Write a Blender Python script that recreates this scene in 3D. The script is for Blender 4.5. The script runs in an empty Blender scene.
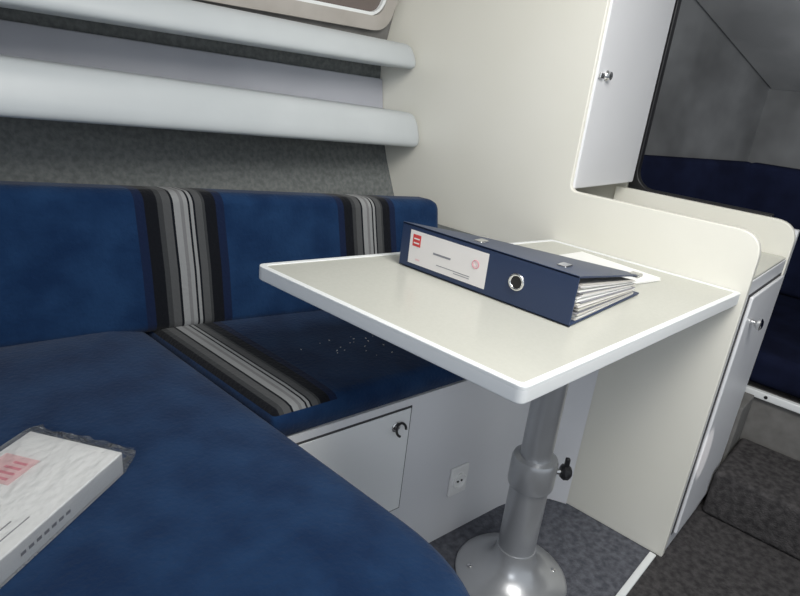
import bpy, bmesh, math, random
from mathutils import Matrix, Vector
random.seed(4)
S=bpy.context.scene
S.view_settings.view_transform='Standard'
COL=S.collection

# ------------------------------------------------ materials
def mat(name,col,rough=.5,metal=0,noise=None,bump=None,sheen=0,spec=None,trans=0,alpha=1,coat=0):
    m=bpy.data.materials.new(name); m.use_nodes=True
    nt=m.node_tree; b=nt.nodes['Principled BSDF']
    b.inputs['Base Color'].default_value=(*col,1)
    b.inputs['Roughness'].default_value=rough
    b.inputs['Metallic'].default_value=metal
    if spec is not None: b.inputs['Specular IOR Level'].default_value=spec
    if sheen: b.inputs['Sheen Weight'].default_value=sheen
    if trans: b.inputs['Transmission Weight'].default_value=trans
    if coat: b.inputs['Coat Weight'].default_value=coat
    b.inputs['Alpha'].default_value=alpha
    tc=nt.nodes.new('ShaderNodeTexCoord')
    if noise:   # (scale, col2, detail)
        n=nt.nodes.new('ShaderNodeTexNoise'); n.inputs['Scale'].default_value=noise[0]; n.inputs['Detail'].default_value=noise[2]
        r=nt.nodes.new('ShaderNodeValToRGB'); r.color_ramp.elements[0].position=.35; r.color_ramp.elements[1].position=.65
        r.color_ramp.elements[0].color=(*col,1); r.color_ramp.elements[1].color=(*noise[1],1)
        nt.links.new(tc.outputs['Object'],n.inputs['Vector']); nt.links.new(n.outputs['Fac'],r.inputs['Fac'])
        nt.links.new(r.outputs['Color'],b.inputs['Base Color'])
    if bump:    # (scale,strength,dist)
        n=nt.nodes.new('ShaderNodeTexNoise'); n.inputs['Scale'].default_value=bump[0]; n.inputs['Detail'].default_value=3
        bp=nt.nodes.new('ShaderNodeBump'); bp.inputs['Strength'].default_value=bump[1]; bp.inputs['Distance'].default_value=bump[2]
        nt.links.new(tc.outputs['Object'],n.inputs['Vector']); nt.links.new(n.outputs['Fac'],bp.inputs['Height'])
        nt.links.new(bp.outputs['Normal'],b.inputs['Normal'])
    return m
BLUE=(.0050,.021,.066); BLUE2=(.0105,.036,.098)
M_blue=mat('blue_velour',BLUE,.95,noise=(14,BLUE2,14),bump=(140,.5,.003),sheen=.12,spec=.1)
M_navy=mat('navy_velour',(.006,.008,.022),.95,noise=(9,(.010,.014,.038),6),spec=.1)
M_wall=mat('cream_laminate',(.80,.785,.71),.35,noise=(3,(.83,.815,.75),2))
M_panel=mat('white_laminate',(.74,.745,.775),.38,noise=(3,(.77,.775,.805),2))
M_lav=mat('pale_vinyl',(.38,.39,.44),.5,noise=(5,(.42,.43,.48),2))
M_vinyl=mat('padded_vinyl',(.47,.50,.52),.42,noise=(4,(.52,.55,.57),3),bump=(30,.08,.003))
M_hull=mat('hull_carpet',(.13,.14,.14),1,noise=(90,(.19,.20,.20),8),bump=(200,.6,.003),spec=.05)
M_head=mat('headliner',(.16,.155,.15),1,noise=(25,(.20,.195,.19),5),bump=(150,.3,.002),sheen=0,spec=.1)
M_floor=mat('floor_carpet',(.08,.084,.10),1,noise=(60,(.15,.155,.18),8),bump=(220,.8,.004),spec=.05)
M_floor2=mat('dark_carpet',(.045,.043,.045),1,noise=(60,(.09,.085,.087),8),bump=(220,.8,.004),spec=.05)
M_top=mat('table_laminate',(.55,.55,.50),.24,noise=(160,(.57,.57,.52),4))
M_edge=mat('table_edge',(.84,.86,.87),.35)
M_alu=mat('grey_aluminium',(.47,.48,.50),.30,metal=.6,noise=(8,(.51,.52,.54),3))
M_black=mat('black_plastic',(.012,.012,.014),.4)
M_chrome=mat('chrome',(.75,.75,.75),.15,metal=1)
M_binder=mat('binder_navy',(.020,.038,.095),.38,bump=(400,.15,.0005))
M_label=mat('label_paper',(.83,.80,.79),.6)
M_red=mat('label_red',(.65,.06,.06),.6)
M_pink=mat('label_pink',(.82,.58,.60),.6)
M_rose=mat('print_rose',(.72,.28,.34),.6)
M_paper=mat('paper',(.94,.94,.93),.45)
M_page=mat('page_edges',(.62,.60,.56),.7)
M_ink=mat('ink_grey',(.25,.25,.28),.7)
M_dark=mat('dark_gap',(.06,.06,.065),.8)
M_plast=mat('socket_plastic',(.88,.88,.88),.3)
M_beige=mat('window_frame_beige',(.40,.37,.34),.5,noise=(12,(.46,.43,.40),3))
M_glass=mat('smoked_glass',(.16,.13,.12),.12)
M_step=mat('berth_base',(.15,.145,.14),.9,noise=(20,(.20,.195,.19),4))
M_ceil=mat('ceiling_lining',(.55,.55,.54),.8,noise=(12,(.6,.6,.59),3))
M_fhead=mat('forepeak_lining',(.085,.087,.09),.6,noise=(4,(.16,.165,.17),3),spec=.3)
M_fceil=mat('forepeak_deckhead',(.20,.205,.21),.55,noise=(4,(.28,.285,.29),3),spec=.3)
M_card=mat('carton_white',(.86,.87,.88),.35)

def stripes(name,bands):
    m=bpy.data.materials.new(name); m.use_nodes=True; nt=m.node_tree; b=nt.nodes['Principled BSDF']
    b.inputs['Roughness'].default_value=.95; b.inputs['Specular IOR Level'].default_value=.1; b.inputs['Sheen Weight'].default_value=.12
    tc=nt.nodes.new('ShaderNodeTexCoord'); sx=nt.nodes.new('ShaderNodeSeparateXYZ')
    nt.links.new(tc.outputs['Object'],sx.inputs[0])
    n=nt.nodes.new('ShaderNodeTexNoise'); n.inputs['Scale'].default_value=14; n.inputs['Detail'].default_value=14
    nt.links.new(tc.outputs['Object'],n.inputs['Vector'])
    r=nt.nodes.new('ShaderNodeValToRGB'); r.color_ramp.elements[0].position=.35; r.color_ramp.elements[1].position=.65
    r.color_ramp.elements[0].color=(*BLUE,1); r.color_ramp.elements[1].color=(*BLUE2,1)
    nt.links.new(n.outputs['Fac'],r.inputs['Fac'])
    cur=r.outputs['Color']
    for x0,w in bands:
        mr=nt.nodes.new('ShaderNodeMapRange'); mr.inputs['From Min'].default_value=x0; mr.inputs['From Max'].default_value=x0+w
        nt.links.new(sx.outputs['X'],mr.inputs['Value'])
        cr=nt.nodes.new('ShaderNodeValToRGB'); cr.color_ramp.interpolation='CONSTANT'
        K=(.006,.007,.010,1);G=(.075,.077,.08,1);L=(.25,.255,.26,1);N=(.007,.014,.042,1);D=(.040,.042,.045,1);M=(.17,.17,.175,1)
        seq=[(0,N),(.10,K),(.24,D),(.30,G),(.39,K),(.415,L),(.49,M),(.53,L),(.575,K),(.60,L),(.635,K),(.66,G),(.74,D),(.77,K),(.90,N)]
        e=cr.color_ramp.elements
        e[0].position=0; e[0].color=seq[0][1]; e[1].position=seq[1][0]; e[1].color=seq[1][1]
        for p,c in seq[2:]:
            q=e.new(p); q.color=c
        nt.links.new(mr.outputs[0],cr.inputs['Fac'])
        g=nt.nodes.new('ShaderNodeMath'); g.operation='GREATER_THAN'; g.inputs[1].default_value=x0
        l=nt.nodes.new('ShaderNodeMath'); l.operation='LESS_THAN'; l.inputs[1].default_value=x0+w
        mu=nt.nodes.new('ShaderNodeMath'); mu.operation='MULTIPLY'
        nt.links.new(sx.outputs['X'],g.inputs[0]); nt.links.new(sx.outputs['X'],l.inputs[0])
        nt.links.new(g.outputs[0],mu.inputs[0]); nt.links.new(l.outputs[0],mu.inputs[1])
        mx=nt.nodes.new('ShaderNodeMixRGB'); nt.links.new(mu.outputs[0],mx.inputs['Fac'])
        nt.links.new(cur,mx.inputs[1]); nt.links.new(cr.outputs['Color'],mx.inputs[2]); cur=mx.outputs[0]
    nt.links.new(cur,b.inputs['Base Color'])
    n2=nt.nodes.new('ShaderNodeTexNoise'); n2.inputs['Scale'].default_value=140
    bp=nt.nodes.new('ShaderNodeBump'); bp.inputs['Strength'].default_value=.5; bp.inputs['Distance'].default_value=.003
    nt.links.new(tc.outputs['Object'],n2.inputs['Vector']); nt.links.new(n2.outputs['Fac'],bp.inputs['Height']); nt.links.new(bp.outputs['Normal'],b.inputs['Normal'])
    return m
M_back=stripes('striped_velour_back',[(.525,.165),(.940,.15)])
M_seat=stripes('striped_velour_seat',[(.515,.15)])

# ------------------------------------------------ mesh helpers
def grp(name):
    e=bpy.data.objects.new(name,None); e.empty_display_size=.05; COL.objects.link(e); return e
def obj(name,bm,m,parent=None,bevel=0,seg=3,smooth=True,M=None):
    if M is not None: bm.transform(M)
    bmesh.ops.recalc_face_normals(bm,faces=bm.faces)
    me=bpy.data.meshes.new(name); bm.to_mesh(me); bm.free()
    for x in (m if isinstance(m,list) else [m]): me.materials.append(x)
    o=bpy.data.objects.new(name,me); COL.objects.link(o)
    if parent: o.parent=parent
    if bevel:
        b=o.modifiers.new('bevel','BEVEL'); b.width=bevel; b.segments=seg; b.limit_method='ANGLE'; b.angle_limit=math.radians(35)
    if smooth:
        for p in me.polygons: p.use_smooth=True
        if bevel:
            w=o.modifiers.new('wn','WEIGHTED_NORMAL'); w.keep_sharp=False
        else:
            try: me.set_sharp_from_angle(angle=math.radians(40))
            except Exception: pass
    return o
def box(name,x0,x1,y0,y1,z0,z1,m,parent=None,bevel=.002,seg=2,M=None):
    bm=bmesh.new(); v=[bm.verts.new((x,y,z)) for x in (x0,x1) for y in (y0,y1) for z in (z0,z1)]
    for f in ((0,1,3,2),(4,6,7,5),(0,4,5,1),(2,3,7,6),(0,2,6,4),(1,5,7,3)): bm.faces.new([v[i] for i in f])
    return obj(name,bm,m,parent,bevel,seg,M=M)
def prism(name,pts,a,b,m,parent=None,axis='z',bevel=0,seg=3,M=None):
    bm=bmesh.new()
    def P(p,c):
        if axis=='z': return (p[0],p[1],c)
        if axis=='x': return (c,p[0],p[1])
        return (p[0],c,p[1])
    A=[bm.verts.new(P(p,a)) for p in pts]; B=[bm.verts.new(P(p,b)) for p in pts]; n=len(pts)
    bm.faces.new(A); bm.faces.new(B[::-1])
    for i in range(n): bm.faces.new([A[i],A[(i+1)%n],B[(i+1)%n],B[i]])
    return obj(name,bm,m,parent,bevel,seg,M=M)
def rounded(pts,rad,n=6):
    out=[]; k=len(pts)
    for i,p in enumerate(pts):
        r=rad[i] if isinstance(rad,(list,tuple)) else rad
        p=Vector(p); a=Vector(pts[i-1]); c=Vector(pts[(i+1)%k])
        if r<=0: out.append(tuple(p)); continue
        da=(a-p).normalized(); dc=(c-p).normalized()
        ang=da.angle(dc); d=min(r/math.tan(ang/2),(a-p).length*.49,(c-p).length*.49)
        p0=p+da*d; p1=p+dc*d
        for j in range(n+1):
            t=j/n; q=(1-t)**2*p0+2*t*(1-t)*p+t*t*p1; out.append(tuple(q))
    return out
def inset(pts,d):
    out=[];k=len(pts)
    for i in range(k):
        p=Vector(pts[i]);a=(Vector(pts[i-1])-p).normalized();c=(Vector(pts[(i+1)%k])-p).normalized()
        s=math.sin(a.angle(c)); out.append(tuple(p+(a+c)*(d/s)))
    return out
def loft(name,secs,m,parent=None,bevel=0,seg=3,M=None,cap=True,matf=None,smooth=True):
    bm=bmesh.new(); R=[[bm.verts.new(p) for p in s] for s in secs]; n=len(secs[0])
    for i in range(len(R)-1):
        for j in range(n):
            f_=bm.faces.new([R[i][j],R[i][(j+1)%n],R[i+1][(j+1)%n],R[i+1][j]])
            if matf: f_.material_index=matf(i,j)
    if cap: bm.faces.new(R[0][::-1]); bm.faces.new(R[-1])
    return obj(name,bm,m,parent,bevel,seg,M=M,smooth=smooth)
def lathe(name,prof,m,parent=None,loc=(0,0,0),n=40,M=None):
    secs=[[(r*math.cos(2*math.pi*k/n),r*math.sin(2*math.pi*k/n),z) for k in range(n)] for r,z in prof]
    T=Matrix.Translation(loc)
    if M is not None: T=T@M
    return loft(name,secs,m,parent,M=T)
def torus(name,R,r,m,parent,T,n=28,k=10,arc=1.0):
    bm=bmesh.new(); rings=[]
    cnt=n if arc>=1 else n+1
    for i in range(cnt):
        a=2*math.pi*arc*i/n
        rings.append([bm.verts.new(((R+r*math.cos(2*math.pi*j/k))*math.cos(a),(R+r*math.cos(2*math.pi*j/k))*math.sin(a),r*math.sin(2*math.pi*j/k))) for j in range(k)])
    for i in range(n):
        A=rings[i]; B=rings[(i+1)%cnt]
        for j in range(k): bm.faces.new([A[j],A[(j+1)%k],B[(j+1)%k],B[j]])
    return obj(name,bm,m,parent,M=T)
RX=lambda d: Matrix.Rotation(math.radians(d),4,'X')
RY=lambda d: Matrix.Rotation(math.radians(d),4,'Y')
RZ=lambda d: Matrix.Rotation(math.radians(d),4,'Z')
TR=lambda *a: Matrix.Translation(a)

# ------------------------------------------------ room shell
f=grp('floor')
box('carpet_main',-.9,1.375,.255,1.2,-.03,0,M_floor,f,bevel=0)
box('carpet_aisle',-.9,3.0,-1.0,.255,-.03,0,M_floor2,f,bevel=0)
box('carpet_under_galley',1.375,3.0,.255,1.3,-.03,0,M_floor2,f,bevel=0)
box('trim_1',.35,1.35,.246,.262,0,.006,M_edge,None,bevel=.002)

prof=[(0,-.22),(.3,-.16),(.55,-.06),(.68,0),(.78,.045),(.88,.08),(.97,.10),(1.06,.105),(1.12,.09),(1.2,.07),(1.32,.02),(1.45,-.07),(1.55,-.17),(1.62,-.30),(1.65,-.42)]
def hy(x,h):
    y=1.22+.06*(1.357-x)
    for (a,fa),(b,fb) in zip(prof,prof[1:]):
        if a<=h<=b: return y+fa+(fb-fa)*(h-a)/(b-a)
    return y+prof[-1][1]
secs=[]
for i in range(12):
    x=-.9+i*(1.357+.9+.40)/11
    inn=[(x,hy(x,h),h) for h,_ in prof]; out=[(x,hy(x,h)+.03,h) for h,_ in prof][::-1]
    secs.append(inn+out)
loft('wall_hull',secs,[M_hull],None)
def lin(x,xa,a,xb,b): return a+(b-a)*(x-xa)/(xb-xa)
secs=[]
for i in range(10):
    x=-.9+i*(1.355+.9)/9
    b=lin(x,.387,.975,1.357,.915)-.03; t=lin(x,.387,1.036,1.357,1.002)
    secs.append([(x,hy(x,b)-.012,b),(x,hy(x,t)-.012,t),(x,hy(x,t)+.004,t),(x,hy(x,b)+.004,b)])
loft('trim_2',secs,M_lav,None,bevel=.003)
secs=[]
for i in range(10):
    x=-.9+i*(1.355+.9)/9
    hs=[1.06,1.12,1.2,1.32,1.45,1.55,1.62]
    secs.append([(x,hy(x,h)-.006,h) for h in hs]+[(x,hy(x,h)+.01,h) for h in hs[::-1]])
loft('trim_3',secs,M_head,None)

def rail(name,x0,x1,za,zb,yf,yb,h):
    g=grp(name)
    def sec(x,k):
        zc=lin(x,.32,za,1.357,zb); pts=[(x,yb,zc-h/2*k)]
        for j in range(17):
            a=-math.pi/2+math.pi*j/16
            ca=max(0,math.cos(a))**.55; sa=math.copysign(abs(math.sin(a))**.8,a)
            d=.034
            pts.append((x,yf+d-d*ca*k+(1-k)*.02+.014*sa,zc+h/2*sa*k))
        pts.append((x,yb,zc+h/2*k)); return pts
    xs=[x0+(x1-.03-x0)*i/10 for i in range(11)]
    secs=[sec(x,1) for x in xs]
    for j in range(1,9):
        a=math.pi/2*j/8; secs.append(sec(x1-.03+.03*math.sin(a),max(.4,max(0,math.cos(a))**.45)))
    loft('padding',secs,M_vinyl,g)
    return g
rail('padded_rail',-.88,1.354,.934,.876,1.135,1.31,.092)
rail('padded_rail',-.88,1.354,1.088,1.068,1.178,1.315,.064)

w=grp('window_1')
def onhull(x,h,off): return (x,hy(x,h)-off,h)
def hullring(name,x0,x1,h0,h1,off,m,hole,th,r=.06):
    outer=rounded([(x0,h0),(x1,h0),(x1,h1),(x0,h1)],r,8)
    bm=bmesh.new(); d=hole; inner=rounded([(x0+d,h0+d),(x1-d,h0+d),(x1-d,h1-d),(x0+d,h1-d)],r*.7,8)
    O=[bm.verts.new(onhull(p[0],p[1],off)) for p in outer]; I=[bm.verts.new(onhull(p[0],p[1],off)) for p in inner]
    O2=[bm.verts.new(onhull(p[0],p[1],off-th)) for p in outer]; I2=[bm.verts.new(onhull(p[0],p[1],off-th)) for p in inner]
    n=len(O)
    for i in range(n):
        j=(i+1)%n
        bm.faces.new([O[i],O[j],I[j],I[i]]); bm.faces.new([O[i],O[j],O2[j],O2[i]]); bm.faces.new([I[i],I[j],I2[j],I2[i]])
    return obj(name,bm,m,w)
hullring('outer_frame',.30,1.335,1.125,1.46,.026,M_beige,.035,.02)
hullring('inner_seal',.333,1.302,1.158,1.427,.022,M_edge,.010,.012)
secs=[[(x,hy(x,h)-.012,h) for h in (1.16,1.2,1.32,1.43)]+[(x,hy(x,h)-.007,h) for h in (1.43,1.32,1.2,1.16)] for x in (.34,.6,.9,1.1,1.30)]
loft('glass',secs,M_glass,w)

BX0,BX1=1.357,1.375
pts=rounded([(.235,0),(.235,.805),(.662,.805),(.662,1.65),(.98,1.65),(1.36,1.3),(1.36,.9),(1.25,.55),(1.05,0)],[0,.055,.02,0,.0,0,0,0,0],8)
prism('wall_bulkhead',pts,BX0,BX1,M_wall,None,'x',bevel=.003,seg=2)
c=grp('ceiling')
box('lining_outboard',-.9,1.75,.72,1.2,1.65,1.68,M_ceil,c,bevel=0)
box('lining_aft',-.9,.25,-1.0,.72,1.65,1.68,M_ceil,c,bevel=0)
box('lining_fore',1.0,1.75,-1.0,.72,1.65,1.68,M_ceil,c,bevel=0)
# ------------------------------------------------ galley cabinet
g=grp('galley_cabinet')
box('end_panel',1.376,1.39,.24,1.0,0,.70,M_panel,g)
box('worktop',1.376,1.714,.24,1.05,.685,.705,M_top,g)
box('front_frame',1.376,1.714,.238,.252,0,.70,M_panel,g,bevel=.002)
box('door_shadow_gap',1.396,1.696,.2365,.2379,.046,.669,M_dark,g,bevel=0)
box('cupboard_door',1.40,1.692,.228,.2363,.05,.665,M_panel,g,bevel=.003)
lathe('knob',[(.004,0),(.006,.002),(.006,.01),(.013,.014),(.014,.02),(.008,.024),(.001,.025)],M_chrome,g,(1.45,.228,.60),20,RX(90))
pts=rounded([(.235,0),(.235,.79),(.70,.79),(.70,0)],[0,.055,0,0],8)
prism('back_coaming',pts,1.715,1.732,M_wall,g,'x',bevel=.003,seg=2)
g=grp('wall_cabinet')
box('carcass',1.376,1.73,.672,1.12,.815,1.64,M_wall,g)
box('cabinet_door',1.368,1.722,.657,.671,.808,1.63,M_panel,g,bevel=.004)
lathe('lock_barrel',[(.011,0),(.012,.003),(.010,.006),(.009,.012),(.001,.013)],M_chrome,g,(1.412,.657,1.068),20,RX(90))
box('lock_tab',1.372,1.392,.650,.656,1.060,1.072,M_chrome,g)
w=grp('wall_forward')
box('outboard_part',1.735,1.755,.675,1.35,0,1.65,M_wall,w)
box('lower_part',1.735,1.755,.236,.674,0,.77,M_panel,w)
arc=[( .655-.05+.05*math.cos(a),.845+.05*math.sin(a)) for a in [math.radians(-90+90*i/8) for i in range(9)]]
prism('opening_seal',[(.673,1.65),(.673,.775),(.30,.775),(.30,.795)]+arc+[(.655,1.65)],1.7335,1.7565,M_black,w,'x',bevel=.003,seg=2)
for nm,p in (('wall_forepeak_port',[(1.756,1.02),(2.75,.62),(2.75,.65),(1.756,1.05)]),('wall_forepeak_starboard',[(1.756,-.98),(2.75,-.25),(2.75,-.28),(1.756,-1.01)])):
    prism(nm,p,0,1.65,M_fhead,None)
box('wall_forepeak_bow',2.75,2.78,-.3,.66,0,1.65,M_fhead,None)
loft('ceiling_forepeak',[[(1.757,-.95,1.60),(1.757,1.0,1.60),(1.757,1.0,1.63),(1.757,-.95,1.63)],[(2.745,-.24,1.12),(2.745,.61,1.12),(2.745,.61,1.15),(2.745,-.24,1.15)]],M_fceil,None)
b=grp('bow_berth')
prism('berth_base',[(1.9,-.85),(2.74,-.24),(2.74,.60),(1.9,.93)],0,.27,M_step,b)
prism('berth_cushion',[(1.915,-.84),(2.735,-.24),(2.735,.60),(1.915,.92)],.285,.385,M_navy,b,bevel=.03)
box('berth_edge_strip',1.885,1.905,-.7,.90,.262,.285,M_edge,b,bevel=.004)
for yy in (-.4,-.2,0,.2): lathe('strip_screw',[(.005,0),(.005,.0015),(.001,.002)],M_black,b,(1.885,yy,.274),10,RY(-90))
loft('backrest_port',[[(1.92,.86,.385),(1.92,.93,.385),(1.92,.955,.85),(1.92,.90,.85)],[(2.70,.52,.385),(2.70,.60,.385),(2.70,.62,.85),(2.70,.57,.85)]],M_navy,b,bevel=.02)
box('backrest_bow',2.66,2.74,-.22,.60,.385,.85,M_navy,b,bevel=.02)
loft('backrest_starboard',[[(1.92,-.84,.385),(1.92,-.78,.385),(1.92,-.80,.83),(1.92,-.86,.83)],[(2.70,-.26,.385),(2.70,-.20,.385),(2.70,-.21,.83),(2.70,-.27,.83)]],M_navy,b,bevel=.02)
s=grp('carpeted_step')
box('tread',1.62,1.884,-.6,.225,.0,.135,M_floor2,s,bevel=.012,seg=3)
box('riser_panel',1.757,1.884,.227,.60,0,.27,M_step,s,bevel=.003)

# ------------------------------------------------ settee
st=grp('settee')
def fy(x): return .657-.146*(x-.845)
base=[(.50,fy(.5)),(1.20,fy(1.20)),(1.255,.592),(1.305,.568),(1.338,.53),(1.355,.49),(1.355,.96),(.50,1.08)]
prism('base_panel',base,0,.42,M_panel,st,bevel=.0)
Mb=TR(.845,.657,0)@RZ(math.degrees(math.atan(-.146)))
box('locker_gap',-.285,.0045,-.0015,.004,.152,.4035,M_dark,st,bevel=0,M=Mb)
box('locker_door',-.28,.001,-.004,-.0015,.156,.400,M_card,st,bevel=.001,M=Mb)
hp=Mb@TR(-.036,-.009,.368)
lathe('latch_rose',[(.010,0),(.011,.002),(.009,.004),(.001,.005)],M_chrome,st,(0,0,0),20,hp@TR(0,.005,0)@RX(90))
torus('latch_ring',.013,.0026,M_black,st,hp@TR(.006,-.006,-.003)@RY(15)@RX(70),24,8,.72)
def cushion(name,poly,rad,z0,z1,m,par,puff=.008,soft=1.0,n=10,matf=None):
    rings=[(.020,z0),(.006,z0+.004),(0,z0+.016),(-.002,(z0+z1)/2),(0,z1-.024*soft),(.004,z1-.013*soft),(.013*soft,z1-.004*soft),(.030*soft,z1),(.07,z1+puff*.6),(.14,z1+puff)]
    secs=[]
    for d,z in rings:
        q=inset(poly,d) if d else poly
        rr=[max(.004,r-d*.9) for r in rad]
        secs.append([(x,y,z) for x,y in rounded(q,rr,n)])
    return loft(name,secs,m,par,matf=matf)
cushion('seat_cushion_long',[(.537,fy(.537)-.006),(1.345,fy(1.345)-.006),(1.345,.99),(.537,1.19)],[.012,.03,.02,.012],.421,.481,[M_seat,M_blue],st,puff=.004,soft=.8,matf=lambda i,j:1 if i<5 else 0)
cushion('seat_cushion_corner',[(-.75,.17),(.526,.17),(.534,1.19),(-.75,1.25)],[.02,.225,.012,.02],.421,.484,M_blue,st,puff=.010,soft=1.25,n=16)
prism('base_transverse',rounded([(-.74,.21),(.47,.21),(.47,1.1),(-.74,1.1)],[0,.15,0,0]),0,.42,M_panel,st)
path=[(-.75,1.185),(-.2,1.18),(.28,1.16),(.535,1.092),(.72,1.038),(.908,.982),(1.10,.93),(1.222,.900)]
secs=[]
for x,y in path:
    t=lin(x,.32,.768,1.22,.730)
    secs.append([(x,y,.472),(x+.004,y+.015,.6),(x+.01,y+.042,t),(x+.02,y+.125,t-.004),(x+.02,y+.09,.472)])
loft('back_cushion',secs,M_back,st,bevel=.024,seg=6)
prism('shelf_behind_back',[(-.85,1.30),(1.35,1.19),(1.35,.9),(.9,1.05),(.28,1.23),(-.85,1.25)],.62,.635,M_hull,st)
bm=bmesh.new()
for i in range(22):
    x=.82+random.gauss(0,.05); y=.80+random.gauss(0,.04); s=random.uniform(.0006,.0016)
    if not(.68<x<.97 and .70<y<.92): continue
    bmesh.ops.create_icosphere(bm,subdivisions=1,radius=s,matrix=TR(x,y,.4855)@RZ(random.random()*90)@Matrix.Diagonal((2.2,1,.5,1)))
obj('bread_crumbs',bm,M_page,None)

g=grp('wall_socket')
Ms=TR(1.022,fy(1.022),.158)@RZ(math.degrees(math.atan(-.146)))
box('plate',-.028,.028,-.008,-.0005,-.038,.038,M_plast,g,bevel=.003,seg=3,M=Ms)
lathe('recess_rim',[(.020,0),(.021,.004),(.018,.005),(.017,.001),(.001,.001)],M_plast,g,(0,0,0),24,Ms@TR(0,-.008,0)@RX(90))
for dx in (-.006,.006): lathe('pin_hole',[(.0026,0),(.0026,.002),(.0005,.0021)],M_black,g,(0,0,0),10,Ms@TR(dx,-.0088,0)@RX(90))

# ------------------------------------------------ table
t=grp('dining_table')
TP=[(.609,.303),(1.354,.243),(1.354,.680),(.607,.856)]
ro=rounded(TP,[.014,.012,.012,.016],6); ri=rounded(inset(TP,.011),[.009,.008,.008,.010],6)
prism('core',ro,.655,.6775,M_edge,t,bevel=.003)
bm=bmesh.new(); n=len(ro)
O=[bm.verts.new((*p,.676)) for p in ro]; O1=[bm.verts.new((*p,.681)) for p in ro]; I1=[bm.verts.new((*p,.681)) for p in ri]; I=[bm.verts.new((*p,.676)) for p in ri]
for i in range(n):
    j=(i+1)%n
    bm.faces.new([O[i],O[j],O1[j],O1[i]]); bm.faces.new([O1[i],O1[j],I1[j],I1[i]]); bm.faces.new([I1[i],I1[j],I[j],I[i]])
obj('edge_lip',bm,M_edge,t,bevel=.0015)
prism('top_laminate',ri,.677,.6797,M_top,t)
PX,PY=1.025,.455
lathe('pedestal_base',[(.001,0),(.122,0),(.124,.006),(.118,.013),(.088,.022),(.062,.038),(.048,.058),(.043,.085)],M_alu,t,(PX,PY,0.001),48)
lathe('lower_tube',[(.0405,.06),(.0405,.29)],M_alu,t,(PX,PY,0),40)
lathe('collar',[(.041,.245),(.046,.248),(.048,.254),(.048,.308),(.045,.316),(.033,.319)],M_alu,t,(PX,PY,0),40)
lathe('upper_tube',[(.0325,.28),(.0325,.645)],M_alu,t,(PX,PY,0),40)
lathe('top_plate',[(.033,.615),(.042,.632),(.09,.645),(.095,.6545),(.001,.655)],M_alu,t,(PX,PY,0),40)
Mk=TR(PX,PY,.282)@RZ(-45)@RY(90)
lathe('clamp_stem',[(.006,.044),(.006,.066)],M_chrome,t,(0,0,0),14,Mk)
lathe('clamp_knob',[(.001,.058),(.012,.059),(.017,.064),(.017,.074),(.012,.080),(.001,.081)],M_black,t,(0,0,0),8,Mk)
box('clamp_lever',-.034,.004,-.005,.005,.064,.074,M_black,t,bevel=.003,M=Mk)
for a in range(4):
    aa=math.radians(45+90*a); lathe('base_screw',[(.006,0),(.006,.003),(.003,.005),(.0005,.005)],M_chrome,t,(PX+.095*math.cos(aa),PY+.095*math.sin(aa),.0195),12)

# ------------------------------------------------ ring binder
b=grp('ring_binder')
Z0=.6815; SY0,SY1=.368,.730; X0=.846
box('spine',X0,X0+.003,SY0,SY1,Z0,Z0+.083,M_binder,b,bevel=.001)
box('bottom_cover',X0,X0+.280,SY0,SY1,Z0,Z0+.003,M_binder,b,bevel=.001)
def cov(x,y):
    f=(x-X0)/.272; g_=(y-SY0)/(SY1-SY0)
    return Z0+.080-(.080-(.036*(1-g_)+.018*g_))*f
secs=[]
for i in range(8):
    f=i/7; x=X0+.272*f
    secs.append([(x,SY0+.004*f,cov(x,SY0)),(x,SY0+.004*f,cov(x,SY0)+.003),(x,SY1,cov(x,SY1)+.003),(x,SY1,cov(x,SY1))])
loft('top_cover',secs,M_binder,b)
N=22
for i in range(N):
    a=i/N; a2=(i+.8)/N; dx=random.uniform(-.010,.010); dy=random.uniform(-.004,.004)
    xa,xb=X0+.028+dx,X0+.255+dx; ya,yb=SY0+.005+dy,SY1-.014
    def H(x,y,q): return Z0+.0035+(cov(min(x,X0+.272),y)-.004-Z0-.0035)*q*.9
    m=[M_page,M_paper,M_label,M_page,M_ink,M_paper][i%6]
    loft('page_bundle',[[(x,ya,H(x,ya,a)),(x,ya,H(x,ya,a2)),(x,yb,H(x,yb,a2)),(x,yb,H(x,yb,a))] for x in (xa,(xa+xb)/2,xb)],m,b)
def onsp(y0,y1,z0,z1,nm,m,off=.0006): box(nm,X0-off,X0-.00005,y0,y1,Z0+z0,Z0+z1,m,b,bevel=0)
onsp(.532,.708,.010,.073,'spine_label',M_label)
onsp(.682,.701,.044,.066,'label_logo',M_red,.0010)
onsp(.685,.698,.049,.0515,'logo_mark',M_label,.0013)
onsp(.685,.698,.057,.0595,'logo_mark',M_label,.0013)
onsp(.610,.650,.040,.0435,'label_text',M_ink,.0010)
onsp(.680,.690,.018,.021,'label_line',M_pink,.0010)
onsp(.565,.640,.022,.0232,'label_line',M_ink,.0010)
onsp(.565,.600,.018,.0192,'label_line',M_ink,.0010)
torus('label_stamp',.007,.0008,M_rose,b,TR(X0-.0008,.556,Z0+.048)@RY(90),20,6)
torus('label_stamp_core',.0040,.0006,M_pink,b,TR(X0-.0008,.556,Z0+.048)@RY(90),20,6)
torus('finger_ring',.0125,.0028,M_chrome,b,TR(X0-.001,.472,Z0+.042)@RY(90),32,10)
lathe('finger_hole',[(.0115,0),(.0115,.0012),(.0005,.0013)],M_black,b,(0,0,0),24,TR(X0,.472,Z0+.042)@RY(-90))
for yy in (.60,.43):
    zz=cov(X0+.075,yy)+.003; box('ring_slot',X0+.06,X0+.085,yy-.009,yy+.009,zz-.001,zz+.0035,M_chrome,b,bevel=.0015)
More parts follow.
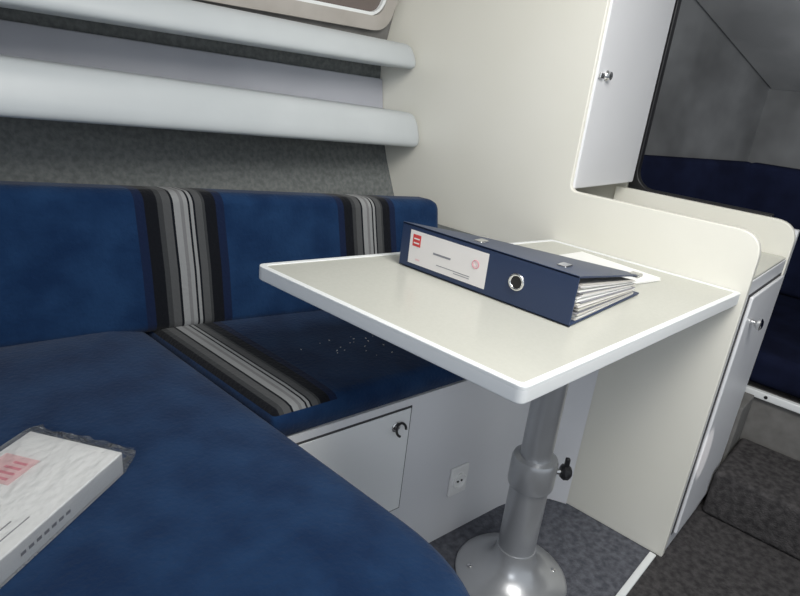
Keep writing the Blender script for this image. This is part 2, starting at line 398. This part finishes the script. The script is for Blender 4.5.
for yy in (SY0+.01,SY1-.01):
    zz=cov(X0+.26,yy)+.003; box('corner_protector',X0+.252,X0+.275,yy-.01,yy+.01,zz-.0045,zz+.001,M_chrome,b,bevel=.001)

g=grp('glare_sheet')  # white sheets stand in for window glare on the table top
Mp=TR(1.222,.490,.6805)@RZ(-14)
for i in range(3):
    box('glare_layer',-.070,.070,-.098,.098,.0005+i*.0012,.0013+i*.0012,M_paper,g,bevel=0,M=Mp@RZ(i*2.5))

# ------------------------------------------------ shrink wrapped box
g=grp('shrink_wrapped_box')
ang=math.degrees(math.atan2(.107,.181))
Mx=TR(.155,.680,.4965)@RZ(ang)
box('carton',-.115,.110,-.068,.068,0,.030,M_card,g,bevel=.002,M=Mx)
box('printed_band',.010,.060,.010,.058,.030,.0304,M_pink,g,bevel=0,M=Mx)
for i in range(4): box('printed_logo',.016+.010*i,.020+.010*i,.018,.048-.004*i,.0304,.0307,M_rose,g,bevel=0,M=Mx)
for i in range(3): box('printed_text',-.085,-.025-.012*i,-.050+i*.012,-.0485+i*.012,.030,.0303,M_ink,g,bevel=0,M=Mx)
for i in range(7): box('side_text',-.06+i*.011,-.053+i*.011,-.0683,-.068,.012,.016,M_ink,g,bevel=0,M=Mx)
pl=bpy.data.materials.new('clear_wrap'); pl.use_nodes=True; nt=pl.node_tree
for n_ in list(nt.nodes): nt.nodes.remove(n_)
o_=nt.nodes.new('ShaderNodeOutputMaterial'); tr=nt.nodes.new('ShaderNodeBsdfTransparent'); gl=nt.nodes.new('ShaderNodeBsdfGlossy'); mx=nt.nodes.new('ShaderNodeMixShader')
fr=nt.nodes.new('ShaderNodeFresnel'); fr.inputs[0].default_value=1.42
df=nt.nodes.new('ShaderNodeBsdfDiffuse'); df.inputs[0].default_value=(.85,.88,.9,1); m2=nt.nodes.new('ShaderNodeMixShader'); m2.inputs[0].default_value=.05
gl.inputs['Roughness'].default_value=.12; tr.inputs[0].default_value=(1,1,1,1)
nz=nt.nodes.new('ShaderNodeTexNoise'); nz.inputs['Scale'].default_value=30; bp=nt.nodes.new('ShaderNodeBump'); bp.inputs['Strength'].default_value=.35; bp.inputs['Distance'].default_value=.004
nt.links.new(nz.outputs['Fac'],bp.inputs['Height']); nt.links.new(bp.outputs['Normal'],gl.inputs['Normal']); nt.links.new(bp.outputs['Normal'],fr.inputs['Normal'])
nt.links.new(tr.outputs[0],m2.inputs[1]); nt.links.new(df.outputs[0],m2.inputs[2])
nt.links.new(fr.outputs[0],mx.inputs[0]); nt.links.new(m2.outputs[0],mx.inputs[1]); nt.links.new(gl.outputs[0],mx.inputs[2]); nt.links.new(mx.outputs[0],o_.inputs[0])
bm=bmesh.new()
bmesh.ops.create_cube(bm,size=1,matrix=TR(.004,0,.0165)@Matrix.Diagonal((.252,.142,.033,1)))
bmesh.ops.subdivide_edges(bm,edges=bm.edges,cuts=11,use_grid_fill=True)
for v in bm.verts:
    e=min(1,max(0,abs(v.co.x)-.108)/.02)
    v.co.z=.0165+(v.co.z-.0165)*(1-.6*e)
    v.co+=Vector((random.uniform(-1,1)*.003*e,random.uniform(-1,1)*.0022*e,random.uniform(0,1)*.0004+random.uniform(-1,1)*.003*e))
    v.co.z=max(.0005,v.co.z)
obj('clear_wrap',bm,pl,g,M=Mx,smooth=False)

# ------------------------------------------------ lights
W=bpy.data.worlds.new('world'); S.world=W; W.use_nodes=True
W.node_tree.nodes['Background'].inputs[0].default_value=(.86,.93,1.0,1); W.node_tree.nodes['Background'].inputs[1].default_value=.60
def area(name,loc,tgt,size,e,col,sy=None):
    l=bpy.data.lights.new(name,'AREA'); l.energy=e; l.color=col; l.shape='RECTANGLE'; l.size=size; l.size_y=sy or size
    o=bpy.data.objects.new(name,l); COL.objects.link(o); o.location=loc
    o.rotation_euler=(Vector(tgt)-Vector(loc)).to_track_quat('-Z','Y').to_euler(); return o
area('hatch_light',(.66,-.05,1.68),(1.15,.45,.75),.6,17,(1,.98,.92))
area('companionway_light',(-.85,-.7,1.5),(1.2,.7,.8),.8,8,(.94,.97,1.0))
area('forepeak_light',(2.05,.1,1.0),(2.5,.25,1.3),.35,2.2,(.95,.97,1.0))  # lamp inside the forepeak, aimed up at the deckhead
l=bpy.data.lights.new('sun_shaft','SPOT'); l.energy=70; l.color=(1,.93,.88); l.spot_size=math.radians(3.0); l.spot_blend=.2; l.shadow_soft_size=.005
o=bpy.data.objects.new('sun_shaft',l); COL.objects.link(o); o.location=(1.10,-.70,1.60)
o.rotation_euler=(Vector((1.43,.228,.27))-o.location).to_track_quat('-Z','Y').to_euler()

# ------------------------------------------------ camera
cd=bpy.data.cameras.new('camera'); cam=bpy.data.objects.new('camera',cd); COL.objects.link(cam); S.camera=cam
cd.sensor_width=36; cd.lens=27.34; cd.clip_start=.02
r=Vector((.6722,-.7325,.1074)).normalized(); u=Vector((.1863,.3078,.9330)); u=(u-r*u.dot(r)).normalized(); k=r.cross(u)
cam.matrix_world=Matrix(((r.x,u.x,k.x,0),(r.y,u.y,k.y,0),(r.z,u.z,k.z,1.02),(0,0,0,1)))
